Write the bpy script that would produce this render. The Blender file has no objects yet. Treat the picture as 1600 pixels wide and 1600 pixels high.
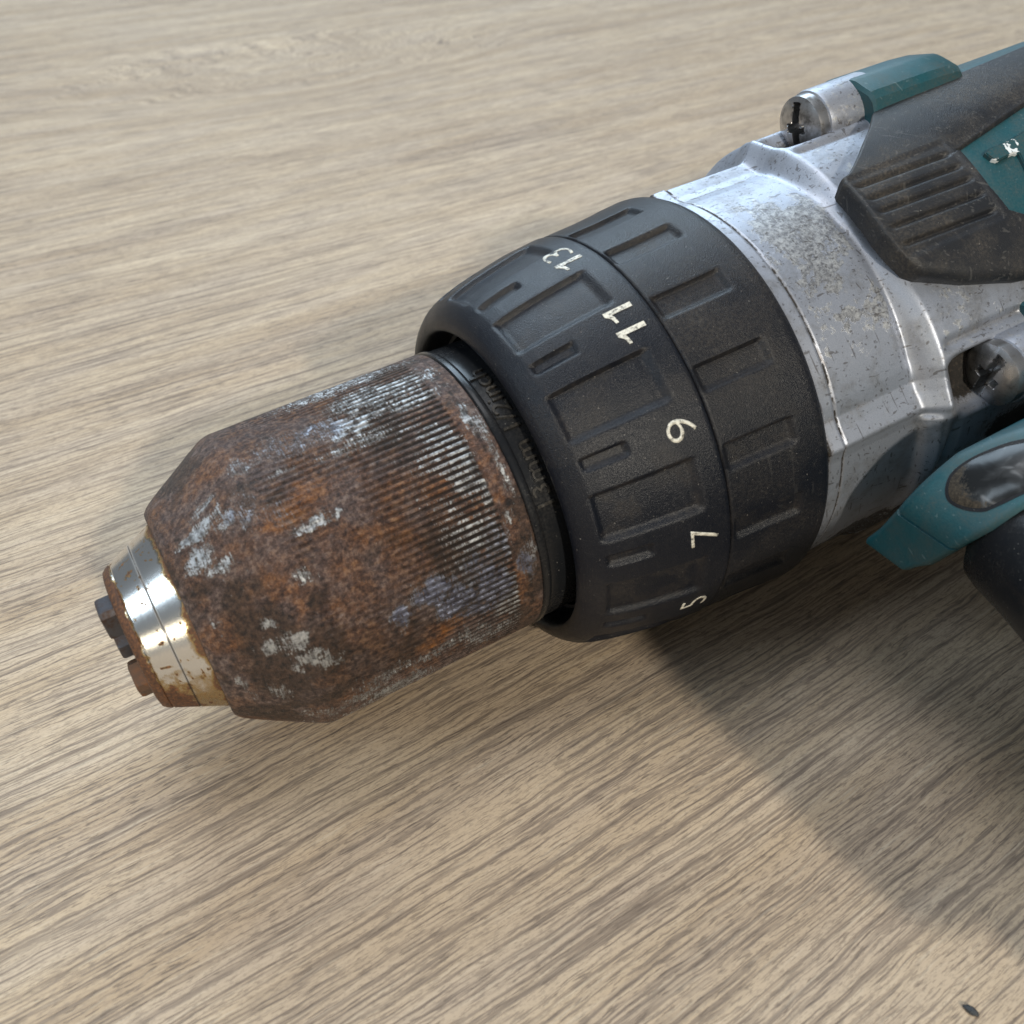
import bpy, bmesh, math
import numpy as np
from mathutils import Matrix, Vector

MM = 0.001
C = bpy.context.scene.collection
R = math.radians

# ------------------------------------------------------------------ camera, light, exposure
cam_d = bpy.data.cameras.new("camera"); cam = bpy.data.objects.new("camera", cam_d); C.objects.link(cam)
cam.location = (0, 0, 0.1156)
cam.rotation_euler = (R(90 - 37), 0, 0)
cam_d.sensor_width = 36; cam_d.lens = 36 * 1570 / 1600
cam_d.clip_start = 0.005; cam_d.clip_end = 20
cam_d.dof.use_dof = True; cam_d.dof.focus_distance = 0.152; cam_d.dof.aperture_fstop = 40
bpy.context.scene.camera = cam

W = bpy.data.worlds.new("World"); bpy.context.scene.world = W; W.use_nodes = True
bg = W.node_tree.nodes["Background"]; bg.inputs[0].default_value = (0.86, 0.93, 1.0, 1); bg.inputs[1].default_value = 0.20

def lamp(name, loc, target, sx, sy, watts, col, shape='RECTANGLE'):
    l = bpy.data.lights.new(name, 'AREA'); l.shape = shape; l.size = sx
    if shape == 'RECTANGLE': l.size_y = sy
    l.energy = watts; l.color = col
    o = bpy.data.objects.new(name, l); C.objects.link(o); o.location = loc
    o.rotation_euler = (Vector(target) - Vector(loc)).to_track_quat('-Z', 'Y').to_euler()
    return o
lamp("added_key_light", (0.563, -1.085, 0.793), (0.04, 0.09, 0.02), 0.085, 0.085, 17.0, (1.0, 0.92, 0.78), 'DISK')  # key lamp added at front right so battery and foot throw their shadow
lamp("back_window_light", (-0.35, 1.7, 1.45), (0, 0.12, 0.02), 1.7, 1.0, 42.0, (0.66, 0.84, 1.0))
lamp("ceiling_light", (-0.25, 0.35, 1.7), (0, 0.12, 0), 0.9, 0.9, 13.0, (0.95, 0.97, 1.0))
lamp("left_window_light", (-1.15, -0.45, 0.95), (0, 0.12, 0.02), 0.5, 0.7, 8.0, (0.72, 0.87, 1.0))
lamp("low_warm_light", (-0.42, -0.85, 0.24), (0, 0.12, 0.02), 0.26, 0.16, 1.1, (1.0, 0.86, 0.62))

sc = bpy.context.scene
sc.view_settings.view_transform = 'Standard'; sc.view_settings.look = 'None'
sc.view_settings.exposure = 0.06; sc.view_settings.gamma = 1.0

# ------------------------------------------------------------------ numpy noise (wear maps)
def _h(ix, iy, seed):
    n = (ix.astype(np.int64) * 374761393 + iy.astype(np.int64) * 668265263 + seed * 982451653) & 0xffffffff
    n = ((n ^ (n >> 13)) * 1274126177) & 0xffffffff
    return ((n ^ (n >> 16)) & 0xffff) / 65535.0
def vnoise(x, y, seed=0):
    ix = np.floor(x); iy = np.floor(y); fx = x - ix; fy = y - iy
    fx = fx * fx * (3 - 2 * fx); fy = fy * fy * (3 - 2 * fy)
    a = _h(ix, iy, seed); b = _h(ix + 1, iy, seed); c = _h(ix, iy + 1, seed); d = _h(ix + 1, iy + 1, seed)
    return (a * (1 - fx) + b * fx) * (1 - fy) + (c * (1 - fx) + d * fx) * fy
def fbm(x, y, seed=0, octv=5, gain=0.55):
    t = 0; amp = 1; tot = 0
    for o in range(octv):
        t = t + amp * vnoise(x * 2 ** o, y * 2 ** o, seed + o * 17); tot += amp; amp *= gain
    return t / tot
def sst(a, b, x):
    t = np.clip((x - a) / (b - a), 0, 1); return t * t * (3 - 2 * t)

def box(x, a, b, w1, w2): return sst(a - w1, a + w1, x) * (1 - sst(b - w2, b + w2, x))

# ------------------------------------------------------------------ materials
class NT:
    def __init__(s, name):
        s.m = bpy.data.materials.new(name); s.m.use_nodes = True
        s.t = s.m.node_tree; s.n = s.t.nodes; s.b = s.n["Principled BSDF"]
        tc = s.n.new('ShaderNodeTexCoord'); mp = s.n.new('ShaderNodeMapping')
        mp.inputs['Scale'].default_value = (1000, 1000, 1000)
        s.l(tc.outputs['Object'], mp.inputs['Vector']); s.co = mp.outputs[0]
    def l(s, a, b): s.t.links.new(a, b)
    def put(s, v, sock):
        if hasattr(v, 'is_linked'): s.l(v, sock)
        elif isinstance(v, (tuple, list)): sock.default_value = tuple(v) + ((1,) if len(v) == 3 and len(sock.default_value) == 4 else ())
        else: sock.default_value = v
    def noise(s, scale, detail=4, rough=.55, vec=None, sc=None, dist=0, rot=None):
        v = vec or s.co
        if sc is not None or rot is not None:
            mp = s.n.new('ShaderNodeMapping')
            if sc is not None: mp.inputs['Scale'].default_value = sc
            if rot is not None: mp.inputs['Rotation'].default_value = rot
            s.l(v, mp.inputs[0]); v = mp.outputs[0]
        n = s.n.new('ShaderNodeTexNoise'); n.inputs['Scale'].default_value = scale
        n.inputs['Detail'].default_value = detail; n.inputs['Roughness'].default_value = rough
        n.inputs['Distortion'].default_value = dist
        s.l(v, n.inputs['Vector']); return n.outputs['Fac']
    def ramp(s, v, stops, interp='LINEAR'):
        r = s.n.new('ShaderNodeValToRGB'); r.color_ramp.interpolation = interp; e = r.color_ramp.elements
        while len(e) < len(stops): e.new(0.5)
        for i, (p, c) in enumerate(stops):
            e[i].position = p; e[i].color = (c, c, c, 1) if not isinstance(c, tuple) else c + (1,)
        s.l(v, r.inputs[0]); return r.outputs[0]
    def mix(s, f, a, b, mode='MIX'):
        m = s.n.new('ShaderNodeMix'); m.data_type = 'RGBA'; m.blend_type = mode
        s.put(f, m.inputs[0]); s.put(a, m.inputs[6]); s.put(b, m.inputs[7]); return m.outputs[2]
    def math(s, op, a, b=0.0, c=0.0, clamp=False):
        m = s.n.new('ShaderNodeMath'); m.operation = op; m.use_clamp = clamp
        s.put(a, m.inputs[0]); s.put(b, m.inputs[1]); s.put(c, m.inputs[2]); return m.outputs[0]
    def attr(s, name):
        a = s.n.new('ShaderNodeAttribute'); a.attribute_name = name; return a.outputs['Fac']
    def bump(s, h, strength, dist):
        b = s.n.new('ShaderNodeBump'); b.inputs['Strength'].default_value = strength
        b.inputs['Distance'].default_value = dist * MM; s.l(h, b.inputs['Height'])
        s.l(b.outputs[0], s.b.inputs['Normal'])
    def out(s, col=None, rough=None, metal=None, spec=None):
        for v, k in ((col, 'Base Color'), (rough, 'Roughness'), (metal, 'Metallic'), (spec, 'Specular IOR Level')):
            if v is not None: s.put(v, s.b.inputs[k])
        return s.m
    def scratches(s, scale, thr, seedrot):
        """thin scratches: two stretched noise fields in different directions"""
        o = None
        for k, r in enumerate(seedrot):
            mp = s.n.new('ShaderNodeMapping'); mp.vector_type = 'TEXTURE'
            mp.inputs['Rotation'].default_value = (r * .7, r * 1.3, r); mp.inputs['Scale'].default_value = (5.5, .34, .34)
            s.l(s.co, mp.inputs[0]); v = s.noise(scale, 2, .5, vec=mp.outputs[0])
            f = s.ramp(v, [(thr, 0.0), (thr + .035, 1.0)])
            o = f if o is None else s.math('MAXIMUM', o, f)
        return o

def mat_table():
    t = NT("oak_laminate")
    # rotate so x runs along the grain (35.6 degrees in plan)
    mp = t.n.new('ShaderNodeMapping'); mp.vector_type = 'POINT'; mp.inputs['Rotation'].default_value = (0, 0, R(-35.6))
    t.l(t.co, mp.inputs[0]); p = mp.outputs[0]
    sx = t.n.new('ShaderNodeSeparateXYZ'); t.l(p, sx.inputs[0]); X, Y = sx.outputs[0], sx.outputs[1]
    # cathedral figure far left: grain lines swell round a knot
    dx = t.math('DIVIDE', t.math('SUBTRACT', X, KNOT[0]), 80.0); dy = t.math('DIVIDE', t.math('SUBTRACT', Y, KNOT[1]), 42.0)
    kn = t.noise(1.0, 3, .55, vec=p, sc=(.022, .045, 0))
    rr = t.math('ADD', t.math('ADD', t.math('MULTIPLY', dx, dx), t.math('MULTIPLY', dy, dy)), t.math('MULTIPLY', t.math('SUBTRACT', kn, .5), 1.6))
    g = t.math('POWER', 2.718, t.math('MULTIPLY', rr, -1.0))
    wob = t.noise(1.0, 3, .5, vec=p, sc=(.006, .02, 0))
    fine = t.noise(1.0, 3, .6, vec=p, sc=(.05, .09, 0))
    yw = t.math('ADD', t.math('ADD', Y, t.math('MULTIPLY', g, 64.0)),
                t.math('ADD', t.math('MULTIPLY', t.math('SUBTRACT', wob, .5), 9.0), t.math('MULTIPLY', t.math('SUBTRACT', fine, .5), 1.6)))
    cb = t.n.new('ShaderNodeCombineXYZ'); t.l(X, cb.inputs[0]); t.l(yw, cb.inputs[1]); q = cb.outputs[0]
    broad = t.noise(1.0, 3, .5, vec=q, sc=(.004, .055, 0))
    lines = t.noise(1.0, 4, .62, vec=q, sc=(.030, .88, 0))
    lines2 = t.noise(1.0, 3, .6, vec=q, sc=(.085, 2.1, 0))
    pores = t.noise(1.0, 3, .6, vec=q, sc=(.34, 2.7, 0))
    pore2 = t.noise(1.0, 2, .6, vec=q, sc=(.6, 3.6, 0))
    speck = t.noise(1.0, 2, .7, vec=p, sc=(1.1, 2.6, 0))
    base = t.ramp(broad, [(.30, (.375, .278, .186)), (.50, (.470, .364, .252)), (.72, (.545, .436, .315))])
    warm = t.noise(1.0, 2, .5, vec=p, sc=(.02, .11, 0))
    base = t.mix(t.ramp(warm, [(.40, 0.0), (.66, .6)]), base, (.44, .355, .275))
    dk = t.ramp(lines, [(.37, 1.0), (.43, .45), (.50, 0.0)])
    col = t.mix(t.math('MULTIPLY', dk, .62), base, (.165, .130, .105))
    dk2 = t.ramp(lines2, [(.405, 1.0), (.455, 0.0)])
    col = t.mix(t.math('MULTIPLY', dk2, .66), col, (.165, .130, .106))
    lines3 = t.noise(1.0, 3, .5, vec=q, sc=(.007, 1.05, 0))
    dk3 = t.ramp(lines3, [(.385, 1.0), (.43, 0.0)])
    col = t.mix(t.math('MULTIPLY', dk3, .6), col, (.17, .132, .105))
    gate = t.ramp(broad, [(.35, 1.0), (.62, .45)])
    dp = t.math('MULTIPLY', t.ramp(pores, [(.39, 1.0), (.445, 0.0)]), gate)
    col = t.mix(t.math('MULTIPLY', dp, .7), col, (.125, .098, .080))
    dp2 = t.ramp(pore2, [(.28, 1.0), (.40, 0.0)])
    col = t.mix(t.math('MULTIPLY', dp2, .62), col, (.15, .115, .09))
    lt = t.ramp(lines2, [(.56, 0.0), (.70, 1.0)])
    col = t.mix(t.math('MULTIPLY', lt, .38), col, (.62, .53, .41))
    col = t.mix(t.math('MULTIPLY', t.ramp(speck, [(.37, 1.0), (.48, 0.0)]), .38), col, (.24, .19, .15))
    h = t.math('ADD', t.math('MULTIPLY', dk, -.6), t.math('ADD', t.math('MULTIPLY', dp, -.7), t.math('MULTIPLY', pore2, .35)))
    t.bump(h, .45, .16)
    return t.out(col, t.ramp(lines, [(.3, .78), (.6, .66)]), 0.0, .12)
KNOT = (205.0, 462.0)

def mat_rust():
    t = NT("rusted_steel")
    metal, orange, dark, blue, groove = (t.attr(k) for k in ('metal', 'orange', 'dark', 'blue', 'groove'))
    n1 = t.noise(.9, 6, .68); n2 = t.noise(3.6, 6, .75); n3 = t.noise(.25, 4, .6); st = t.noise(1.0, 3, .65, sc=(5.0, .45, .45))
    rust = t.ramp(n2, [(.35, (.020, .012, .009)), (.46, (.075, .039, .025)), (.56, (.155, .081, .048)), (.66, (.27, .155, .09)), (.76, (.34, .24, .15))])
    nA = t.noise(1.25, 9, .80); nB = t.noise(.55, 7, .75)
    rust = t.ramp(nA, [(.36, (.012, .007, .006)), (.45, (.052, .026, .018)), (.52, (.115, .058, .036)), (.60, (.215, .115, .064)), (.69, (.33, .215, .13))])
    rust = t.mix(t.ramp(n3, [(.40, 0.0), (.56, .85)]), rust, t.ramp(nA, [(.38, (.020, .014, .013)), (.50, (.088, .058, .052)), (.62, (.215, .165, .145))]))
    org = t.ramp(nA, [(.38, (.06, .020, .008)), (.50, (.21, .078, .018)), (.62, (.40, .17, .045))])
    col = t.mix(t.math('MULTIPLY', orange, t.ramp(n1, [(.38, .1), (.58, 1.0)])), rust, org)
    col = t.mix(dark, col, t.ramp(nA, [(.40, (.010, .007, .006)), (.60, (.075, .042, .026))]))
    msum = (t.math('ADD', t.math('MULTIPLY', metal, .80), t.math('ADD', t.math('MULTIPLY', t.math('SUBTRACT', n2, .5), 1.15), t.math('ADD', t.math('MULTIPLY', t.math('SUBTRACT', n1, .5), .9), t.math('MULTIPLY', t.math('SUBTRACT', st, .5), 1.5)))))
    fleck = t.ramp(t.noise(2.3, 5, .8), [(.655, 0.0), (.72, .8)])
    mfac = t.math('MAXIMUM', t.ramp(msum, [(.44, 0.0), (.74, 1.0)]), fleck)
    thin = t.ramp(msum, [(.26, 0.0), (.56, .6)])
    col = t.mix(thin, col, t.ramp(n2, [(.36, (.06, .048, .042)), (.62, (.20, .175, .155))]))
    bright = t.ramp(n1, [(.38, (.13, .13, .13)), (.60, (.44, .45, .46))])
    mcol = t.mix(blue, bright, t.ramp(n1, [(.38, (.08, .082, .12)), (.62, (.22, .235, .31))]))
    pit = t.ramp(n2, [(.30, 1.0), (.37, 0.0)])
    mcol = t.mix(pit, mcol, (.07, .04, .025))
    col = t.mix(mfac, col, mcol)
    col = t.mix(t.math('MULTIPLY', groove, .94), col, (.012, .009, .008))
    rough = t.math('ADD', t.math('MULTIPLY', mfac, -.14), t.ramp(n2, [(.35, .66), (.65, .42)]))
    h = t.math('ADD', t.math('MULTIPLY', t.math('SUBTRACT', 1.0, t.math('MULTIPLY', mfac, .8)), t.math('ADD', n2, t.math('MULTIPLY', n1, .6))), t.math('MULTIPLY', mfac, .75))
    t.bump(h, .9, .42)
    return t.out(col, rough, t.math('MULTIPLY', t.math('MULTIPLY', mfac, t.math('SUBTRACT', 1.0, groove)), .85), .45)

def mat_collar():
    t = NT("polished_steel_with_rust")
    rust, line = t.attr('rust'), t.attr('line')
    n2 = t.noise(2.6, 5, .7); n1 = t.noise(.7, 4, .6)
    f = t.ramp(t.math('ADD', rust, t.math('MULTIPLY', t.math('SUBTRACT', n2, .5), .75)), [(.40, 0.0), (.60, 1.0)])
    halo = t.ramp(t.math('ADD', rust, t.math('MULTIPLY', t.math('SUBTRACT', n2, .5), .5)), [(.16, 0.0), (.46, 1.0)])
    col = t.mix(halo, (.74, .74, .73), (.42, .30, .13))
    col = t.mix(f, col, t.ramp(n2, [(.32, (.022, .012, .009)), (.55, (.10, .042, .018)), (.72, (.24, .10, .03))]))
    col = t.mix(line, col, (.04, .028, .02))
    t.bump(t.math('ADD', t.math('MULTIPLY', f, n2), t.noise(1.0, 2, .5, sc=(6.0, .15, .15))), .12, .08)
    return t.out(col, t.math('ADD', t.math('MULTIPLY', f, .5), .2), t.math('SUBTRACT', 1.0, t.math('MAXIMUM', f, line)), .5)

def mat_black(name, base=(.020, .021, .024), dust=.5, rough=.46, grain=.5, spec=.24, mapped=False):
    t = NT(name)
    n = t.noise(2.6, 4, .6); n1 = t.noise(.12, 4, .6); n0 = t.noise(6.5, 2, .5)
    d = t.math('MULTIPLY', t.ramp(n1, [(.42, 0.0), (.68, 1.0)]), t.ramp(n, [(.40, .15), (.70, 1.0)]))
    col = t.mix(t.math('MULTIPLY', d, dust), base, (.088, .074, .058))
    if mapped:
        md = t.math('MULTIPLY', t.attr('dust'), t.ramp(n, [(.34, .15), (.62, 1.0)]))
        col = t.mix(t.math('MULTIPLY', md, .22), col, (.085, .070, .054)); d = t.math('MAXIMUM', d, t.math('MULTIPLY', md, .5))
    s = t.scratches(.55, .67, (.3, 1.4, 2.3))
    col = t.mix(t.math('MULTIPLY', s, .38 * dust), col, (.13, .125, .115))
    spk = t.ramp(t.noise(3.4, 1, .5), [(.765, 0.0), (.79, 1.0)])
    col = t.mix(t.math('MULTIPLY', spk, .6), col, (.30, .28, .25))
    t.bump(n0, grain, .10)
    return t.out(col, t.math('ADD', rough, t.math('MULTIPLY', d, .25)), 0.0, spec)

def mat_silver():
    t = NT("cast_aluminium_silver_paint")
    dirt, scuff = t.attr('dirt'), t.attr('scuff')
    n2 = t.noise(2.0, 6, .72); n1 = t.noise(.35, 4, .6); fl = t.noise(14, 2, .5)
    col = t.ramp(fl, [(.35, (.275, .30, .355)), (.65, (.38, .405, .465))])
    nm = t.noise(.75, 7, .72)
    bare = t.ramp(t.math('ADD', scuff, t.math('MULTIPLY', t.math('SUBTRACT', nm, .5), 2.4)), [(.42, 0.0), (.56, 1.0)])
    col = t.mix(t.math('MULTIPLY', bare, .85), col, t.ramp(t.math('ADD', t.math('MULTIPLY', n2, .5), t.math('MULTIPLY', nm, .5)), [(.40, (.085, .085, .088)), (.47, (.19, .19, .195)), (.53, (.34, .345, .35)), (.62, (.52, .525, .52))]))
    sm = t.ramp(t.noise(.20, 6, .72), [(.50, 0.0), (.66, .55)])
    col = t.mix(sm, col, t.ramp(n2, [(.38, (.11, .105, .10)), (.62, (.26, .255, .25))]))
    s = t.scratches(.5, .675, (.2, .9, 1.7, 2.6))
    mpl = t.n.new('ShaderNodeMapping'); mpl.vector_type = 'TEXTURE'; mpl.inputs['Rotation'].default_value = (.4, 1.1, .8); mpl.inputs['Scale'].default_value = (16, .30, .30)
    t.l(t.co, mpl.inputs[0]); s = t.math('MAXIMUM', s, t.ramp(t.noise(.5, 1, .5, vec=mpl.outputs[0]), [(.70, 0.0), (.73, .9)]))
    col = t.mix(t.math('MULTIPLY', s, .62), col, (.07, .06, .055))
    nick = t.ramp(t.noise(1.6, 5, .78), [(.69, 0.0), (.72, 1.0)])
    col = t.mix(t.math('MULTIPLY', nick, .28), col, (.085, .075, .066))
    f = t.ramp(t.math('ADD', dirt, t.math('MULTIPLY', t.math('SUBTRACT', n2, .5), .9)), [(.38, 0.0), (.62, 1.0)])
    col = t.mix(f, col, t.ramp(n2, [(.40, (.008, .007, .006)), (.58, (.019, .015, .012)), (.72, (.11, .088, .066))]))
    hz = t.ramp(dirt, [(.05, 0.0), (.4, .45)])
    col = t.mix(t.math('MULTIPLY', t.math('MULTIPLY', hz, n1), t.math('SUBTRACT', 1.0, f)), col, (.19, .16, .13))
    t.bump(t.math('ADD', t.math('MULTIPLY', fl, .25), t.math('ADD', t.math('MULTIPLY', t.math('MULTIPLY', bare, n2), .8), t.math('MULTIPLY', f, n2))), .35, .10)
    return t.out(col, t.math('ADD', t.math('MULTIPLY', f, .35), t.math('ADD', .43, t.math('MULTIPLY', bare, .04))),
                 t.math('MULTIPLY', t.math('SUBTRACT', 1.0, f), .62), .5)

def mat_teal():
    t = NT("teal_plastic")
    n = t.noise(3.0, 3, .6); n1 = t.noise(.16, 5, .65); g = t.noise(7, 2, .5)
    col = t.ramp(n, [(.3, (.003, .050, .064)), (.7, (.006, .068, .084))])
    d = t.math('MULTIPLY', t.ramp(n1, [(.40, 0.0), (.66, 1.0)]), t.ramp(n, [(.38, .25), (.62, 1.0)]))
    col = t.mix(t.math('MULTIPLY', d, .72), col, (.050, .053, .046))
    s = t.scratches(.5, .69, (.5, 1.9))
    col = t.mix(t.math('MULTIPLY', s, .35), col, (.13, .19, .20))
    t.bump(g, .3, .08)
    return t.out(col, t.math('ADD', .46, t.math('MULTIPLY', d, .2)), 0.0, .5)

def mat_simple(name, col, rough, metal=0.0, nsc=3.0, dirt=(.02, .016, .012), amt=.5, bump=.2):
    t = NT(name)
    n = t.noise(nsc, 5, .65); n1 = t.noise(nsc * .3, 3, .6)
    f = t.math('MULTIPLY', t.ramp(n1, [(.42, 0.0), (.62, 1.0)]), t.ramp(n, [(.35, .2), (.6, 1.0)]))
    c = t.mix(t.math('MULTIPLY', f, amt), col, dirt)
    t.bump(n, bump, .08)
    return t.out(c, t.math('ADD', rough, t.math('MULTIPLY', f, .25)), metal, .5)

def mat_print():
    t = NT("worn_white_print")
    n = t.noise(2.4, 5, .7); n1 = t.noise(.5, 3, .6)
    f = t.ramp(t.math('ADD', t.math('MULTIPLY', n, .7), t.math('MULTIPLY', n1, .4)), [(.44, 1.0), (.52, .3), (.60, 0.0)])
    c = t.mix(f, (.66, .64, .56), (.05, .045, .04))
    return t.out(c, .5, 0.0, .4)

def mat_letter():
    t = NT("teal_letter_with_paint_remains")
    n = t.noise(.30, 3, .6); n2 = t.noise(2.5, 3, .6)
    f = t.ramp(n, [(.56, 0.0), (.575, 1.0)])
    c = t.mix(f, t.ramp(n2, [(.35, (.008, .055, .066)), (.65, (.035, .060, .062))]), (.62, .64, .64))
    t.bump(f, .3, .06)
    return t.out(c, .62, 0.0, .25)

def mat_lens():
    t = NT("dirty_clear_lens")
    n = t.noise(.30, 2, .5, dist=.8); n2 = t.noise(2.5, 5, .75)
    d = t.attr('dirt')
    f = t.ramp(t.math('ADD', d, t.math('MULTIPLY', t.math('SUBTRACT', n2, .5), 1.1)), [(.40, 0.0), (.62, 1.0)])
    c = t.mix(f, t.ramp(n, [(.42, (.012, .013, .014)), (.58, (.030, .032, .034)), (.66, (.10, .103, .108)), (.70, (.03, .032, .034))]), t.ramp(n2, [(.4, (.018, .014, .010)), (.7, (.075, .06, .042))]))  # pale streak in the clear part is a highlight painted into the colour
    t.bump(n, .07, .9)
    return t.out(c, t.math('ADD', .22, t.math('MULTIPLY', f, .5)), 0.0, .3)

M = dict(table=mat_table(), rust=mat_rust(), collar=mat_collar(), silver=mat_silver(), teal=mat_teal(),
         ring=mat_black("black_rubberised_plastic", (.0045, .0062, .0110), .08, .32, .8, .30, True), ring2=mat_black("black_plastic_dusty", base=(.0062, .0075, .0115), dust=.24, rough=.34, spec=.28, grain=.8, mapped=True),
         emboss=mat_black("black_plastic_painted_highlight", (.012, .012, .012), .7, .26, .1),  # paler mottle on the letters stands in for their edge highlights
         gloss=mat_black("smooth_black_plastic", (.010, .011, .013), .15, .2, .05),
         rubber=mat_black("worn_black_rubber", (.012, .013, .016), .75, .46, .6, .35),
         grip=mat_black("black_grip_rubber", (.006, .006, .008), .15, .5, .3),
         jaw=mat_simple("dark_rusted_jaw_steel", (.075, .075, .085), .42, .6, 1.6, (.06, .030, .016), .85, .5),
         jaw_rust=mat_simple("orange_rusted_jaw_steel", (.085, .045, .025), .55, .25, 1.0, (.25, .085, .02), .9, .5),
         screw=mat_simple("grimy_screw_steel", (.42, .42, .43), .27, .95, .8, (.05, .043, .035), .8, .2),
         printw=mat_print(), letter=mat_letter(), lens=mat_lens(),
         lint=mat_simple("grey_brown_fibre", (.10, .085, .075), .7),
         crumb=mat_simple("dark_rubber_crumb", (.022, .027, .032), .5, 0.0, 3.0, (.05, .05, .05), .5, .8))

# ------------------------------------------------------------------ mesh helpers (drill coordinates in mm: s along the spindle, psi round it)
BASE_S, BASE_W = 40.0, -32.3
def L3(s, u, w):            # s = along spindle, u = towards the handle, w = up  ->  local metres
    return np.stack([np.asarray(s, float) - BASE_S, -np.asarray(u, float), np.asarray(w, float) - BASE_W], -1) * MM
def P3(s, r, psi):          # polar, psi in degrees from the top towards the handle
    a = np.radians(psi); return L3(s + 0 * a, r * np.sin(a), r * np.cos(a))

def mesh_obj(name, verts, faces, mat, parent=None, sharp=35, attrs=None):
    me = bpy.data.meshes.new(name)
    me.from_pydata([tuple(v) for v in np.asarray(verts).reshape(-1, 3)], [], [tuple(f) for f in faces])
    me.update()
    bm = bmesh.new(); bm.from_mesh(me); bmesh.ops.recalc_face_normals(bm, faces=bm.faces); bm.to_mesh(me); bm.free()
    me.polygons.foreach_set('use_smooth', [True] * len(me.polygons))
    if sharp: me.set_sharp_from_angle(angle=R(sharp))
    if attrs:
        for k, v in attrs.items():
            at = me.attributes.new(k, 'FLOAT', 'POINT'); at.data.foreach_set('value', np.asarray(v, np.float32).ravel())
    me.materials.append(mat)
    o = bpy.data.objects.new(name, me); C.objects.link(o)
    if parent: o.parent = parent
    return o

def grid_faces(ni, nj, wrap=False, off=0):
    f = []
    for i in range(ni - 1):
        for j in range(nj if wrap else nj - 1):
            k = (j + 1) % nj
            f.append((off + i * nj + j, off + i * nj + k, off + (i + 1) * nj + k, off + (i + 1) * nj + j))
    return f

def tube(name, S, psi, Rr, mat, parent, inner=None, attrs=None, sharp=35):
    """S: (n,), psi: (m,) full turn, Rr: (n,m) radii; closed to an inner radius (or to the axis)"""
    n, m = Rr.shape
    V = P3(np.repeat(S[:, None], m, 1), Rr, np.repeat(psi[None], n, 0)).reshape(-1, 3)
    F = grid_faces(n, m, True)
    A = {k: np.asarray(v).ravel() for k, v in (attrs or {}).items()}
    ex = []
    for end in (0, n - 1):
        rin = inner[0 if end == 0 else 1] if inner else 0.0
        if rin is None: continue
        b = len(V) + sum(len(x) for x in ex)
        ring = P3(np.full(m, S[end]), np.full(m, max(rin, 1e-3)), psi); ex.append(ring)
        for j in range(m):
            k = (j + 1) % m
            F.append((end * m + j, end * m + k, b + k, b + j))
        for k_ in A: A[k_] = np.concatenate([A[k_], A[k_][end * m:end * m + m]])
    V = np.concatenate([V] + ex) if ex else V
    return mesh_obj(name, V, F, mat, parent, sharp, A or None)

def patch(name, V, thick_dir, mat, parent, attrs=None, sharp=35):
    """V: (n,m,3) outer surface, thick_dir: same shape offset to the inner surface -> closed shell"""
    n, m, _ = V.shape
    In = V + thick_dir
    allv = np.concatenate([V.reshape(-1, 3), In.reshape(-1, 3)]); o = n * m
    F = grid_faces(n, m) + [tuple(reversed(f)) for f in grid_faces(n, m, False, o)]
    edge = [(0, j) for j in range(m)] + [(i, m - 1) for i in range(1, n)] + [(n - 1, j) for j in range(m - 2, -1, -1)] + [(i, 0) for i in range(n - 2, 0, -1)]
    idx = [i * m + j for i, j in edge]
    for a, b in zip(idx, idx[1:] + idx[:1]): F.append((a, b, b + o, a + o))
    A = None
    if attrs: A = {k: np.concatenate([np.asarray(v).ravel()] * 2) for k, v in attrs.items()}
    return mesh_obj(name, allv, F, mat, parent, sharp, A)

def tag(o, label=None, cat=None, group=None, kind=None):
    for k, v in (('label', label), ('category', cat), ('group', group), ('kind', kind)):
        if v: o[k] = v
    return o

# ------------------------------------------------------------------ table
def make_table():
    bm = bmesh.new(); bmesh.ops.create_cube(bm, size=1)
    bmesh.ops.scale(bm, vec=(2.2, 1.7, .028), verts=bm.verts)
    bmesh.ops.translate(bm, vec=(.1, .5, -.014), verts=bm.verts)
    bmesh.ops.bevel(bm, geom=[e for e in bm.edges], offset=.002, segments=2, affect='EDGES')
    me = bpy.data.meshes.new("table"); bm.to_mesh(me); bm.free(); me.materials.append(M['table'])
    o = bpy.data.objects.new("table", me); C.objects.link(o)
    tag(o, "light oak wood grain laminate table top under the drill", "table")
make_table()

# ------------------------------------------------------------------ the drill
ax = Vector((0.86382378, 0.48864718, 0.12260676)).normalized()
zd = Vector((-0.10671577, -0.06036689, 0.99245533)).normalized()
yd = zd.cross(ax)
p0 = Vector((-6.487, 121.03430, 28.0453)) * MM
drill = bpy.data.objects.new("cordless_drill", None); C.objects.link(drill)
drill.empty_display_size = .02
loc = p0 + ax * (BASE_S * MM) + zd * (BASE_W * MM)
drill.matrix_world = Matrix(((ax.x, yd.x, zd.x, loc.x), (ax.y, yd.y, zd.y, loc.y), (ax.z, yd.z, zd.z, loc.z), (0, 0, 0, 1)))
tag(drill, "cordless drill lying on its side with rusty keyless chuck and teal body", "drill")

def blobs(S, PSI, lst, seed, warp=1.7):
    """soft-edged wear patches at (s, psi) with radii in mm; ragged outlines"""
    arc = np.radians(PSI) * 21.5
    w1 = (fbm(S * .55, arc * .55, seed) - .5) * 2 * warp; w2 = (fbm(S * .55 + 40, arc * .55, seed + 5) - .5) * 2 * warp
    m = np.zeros_like(S)
    for (s, p, a, b, k) in lst:
        d = np.sqrt(((S + w1 - s) / a) ** 2 + ((arc + w2 - math.radians(p) * 21.5) / b) ** 2)
        m = np.maximum(m, k * (1 - sst(.35, 1.35, d)))
    return m

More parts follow.
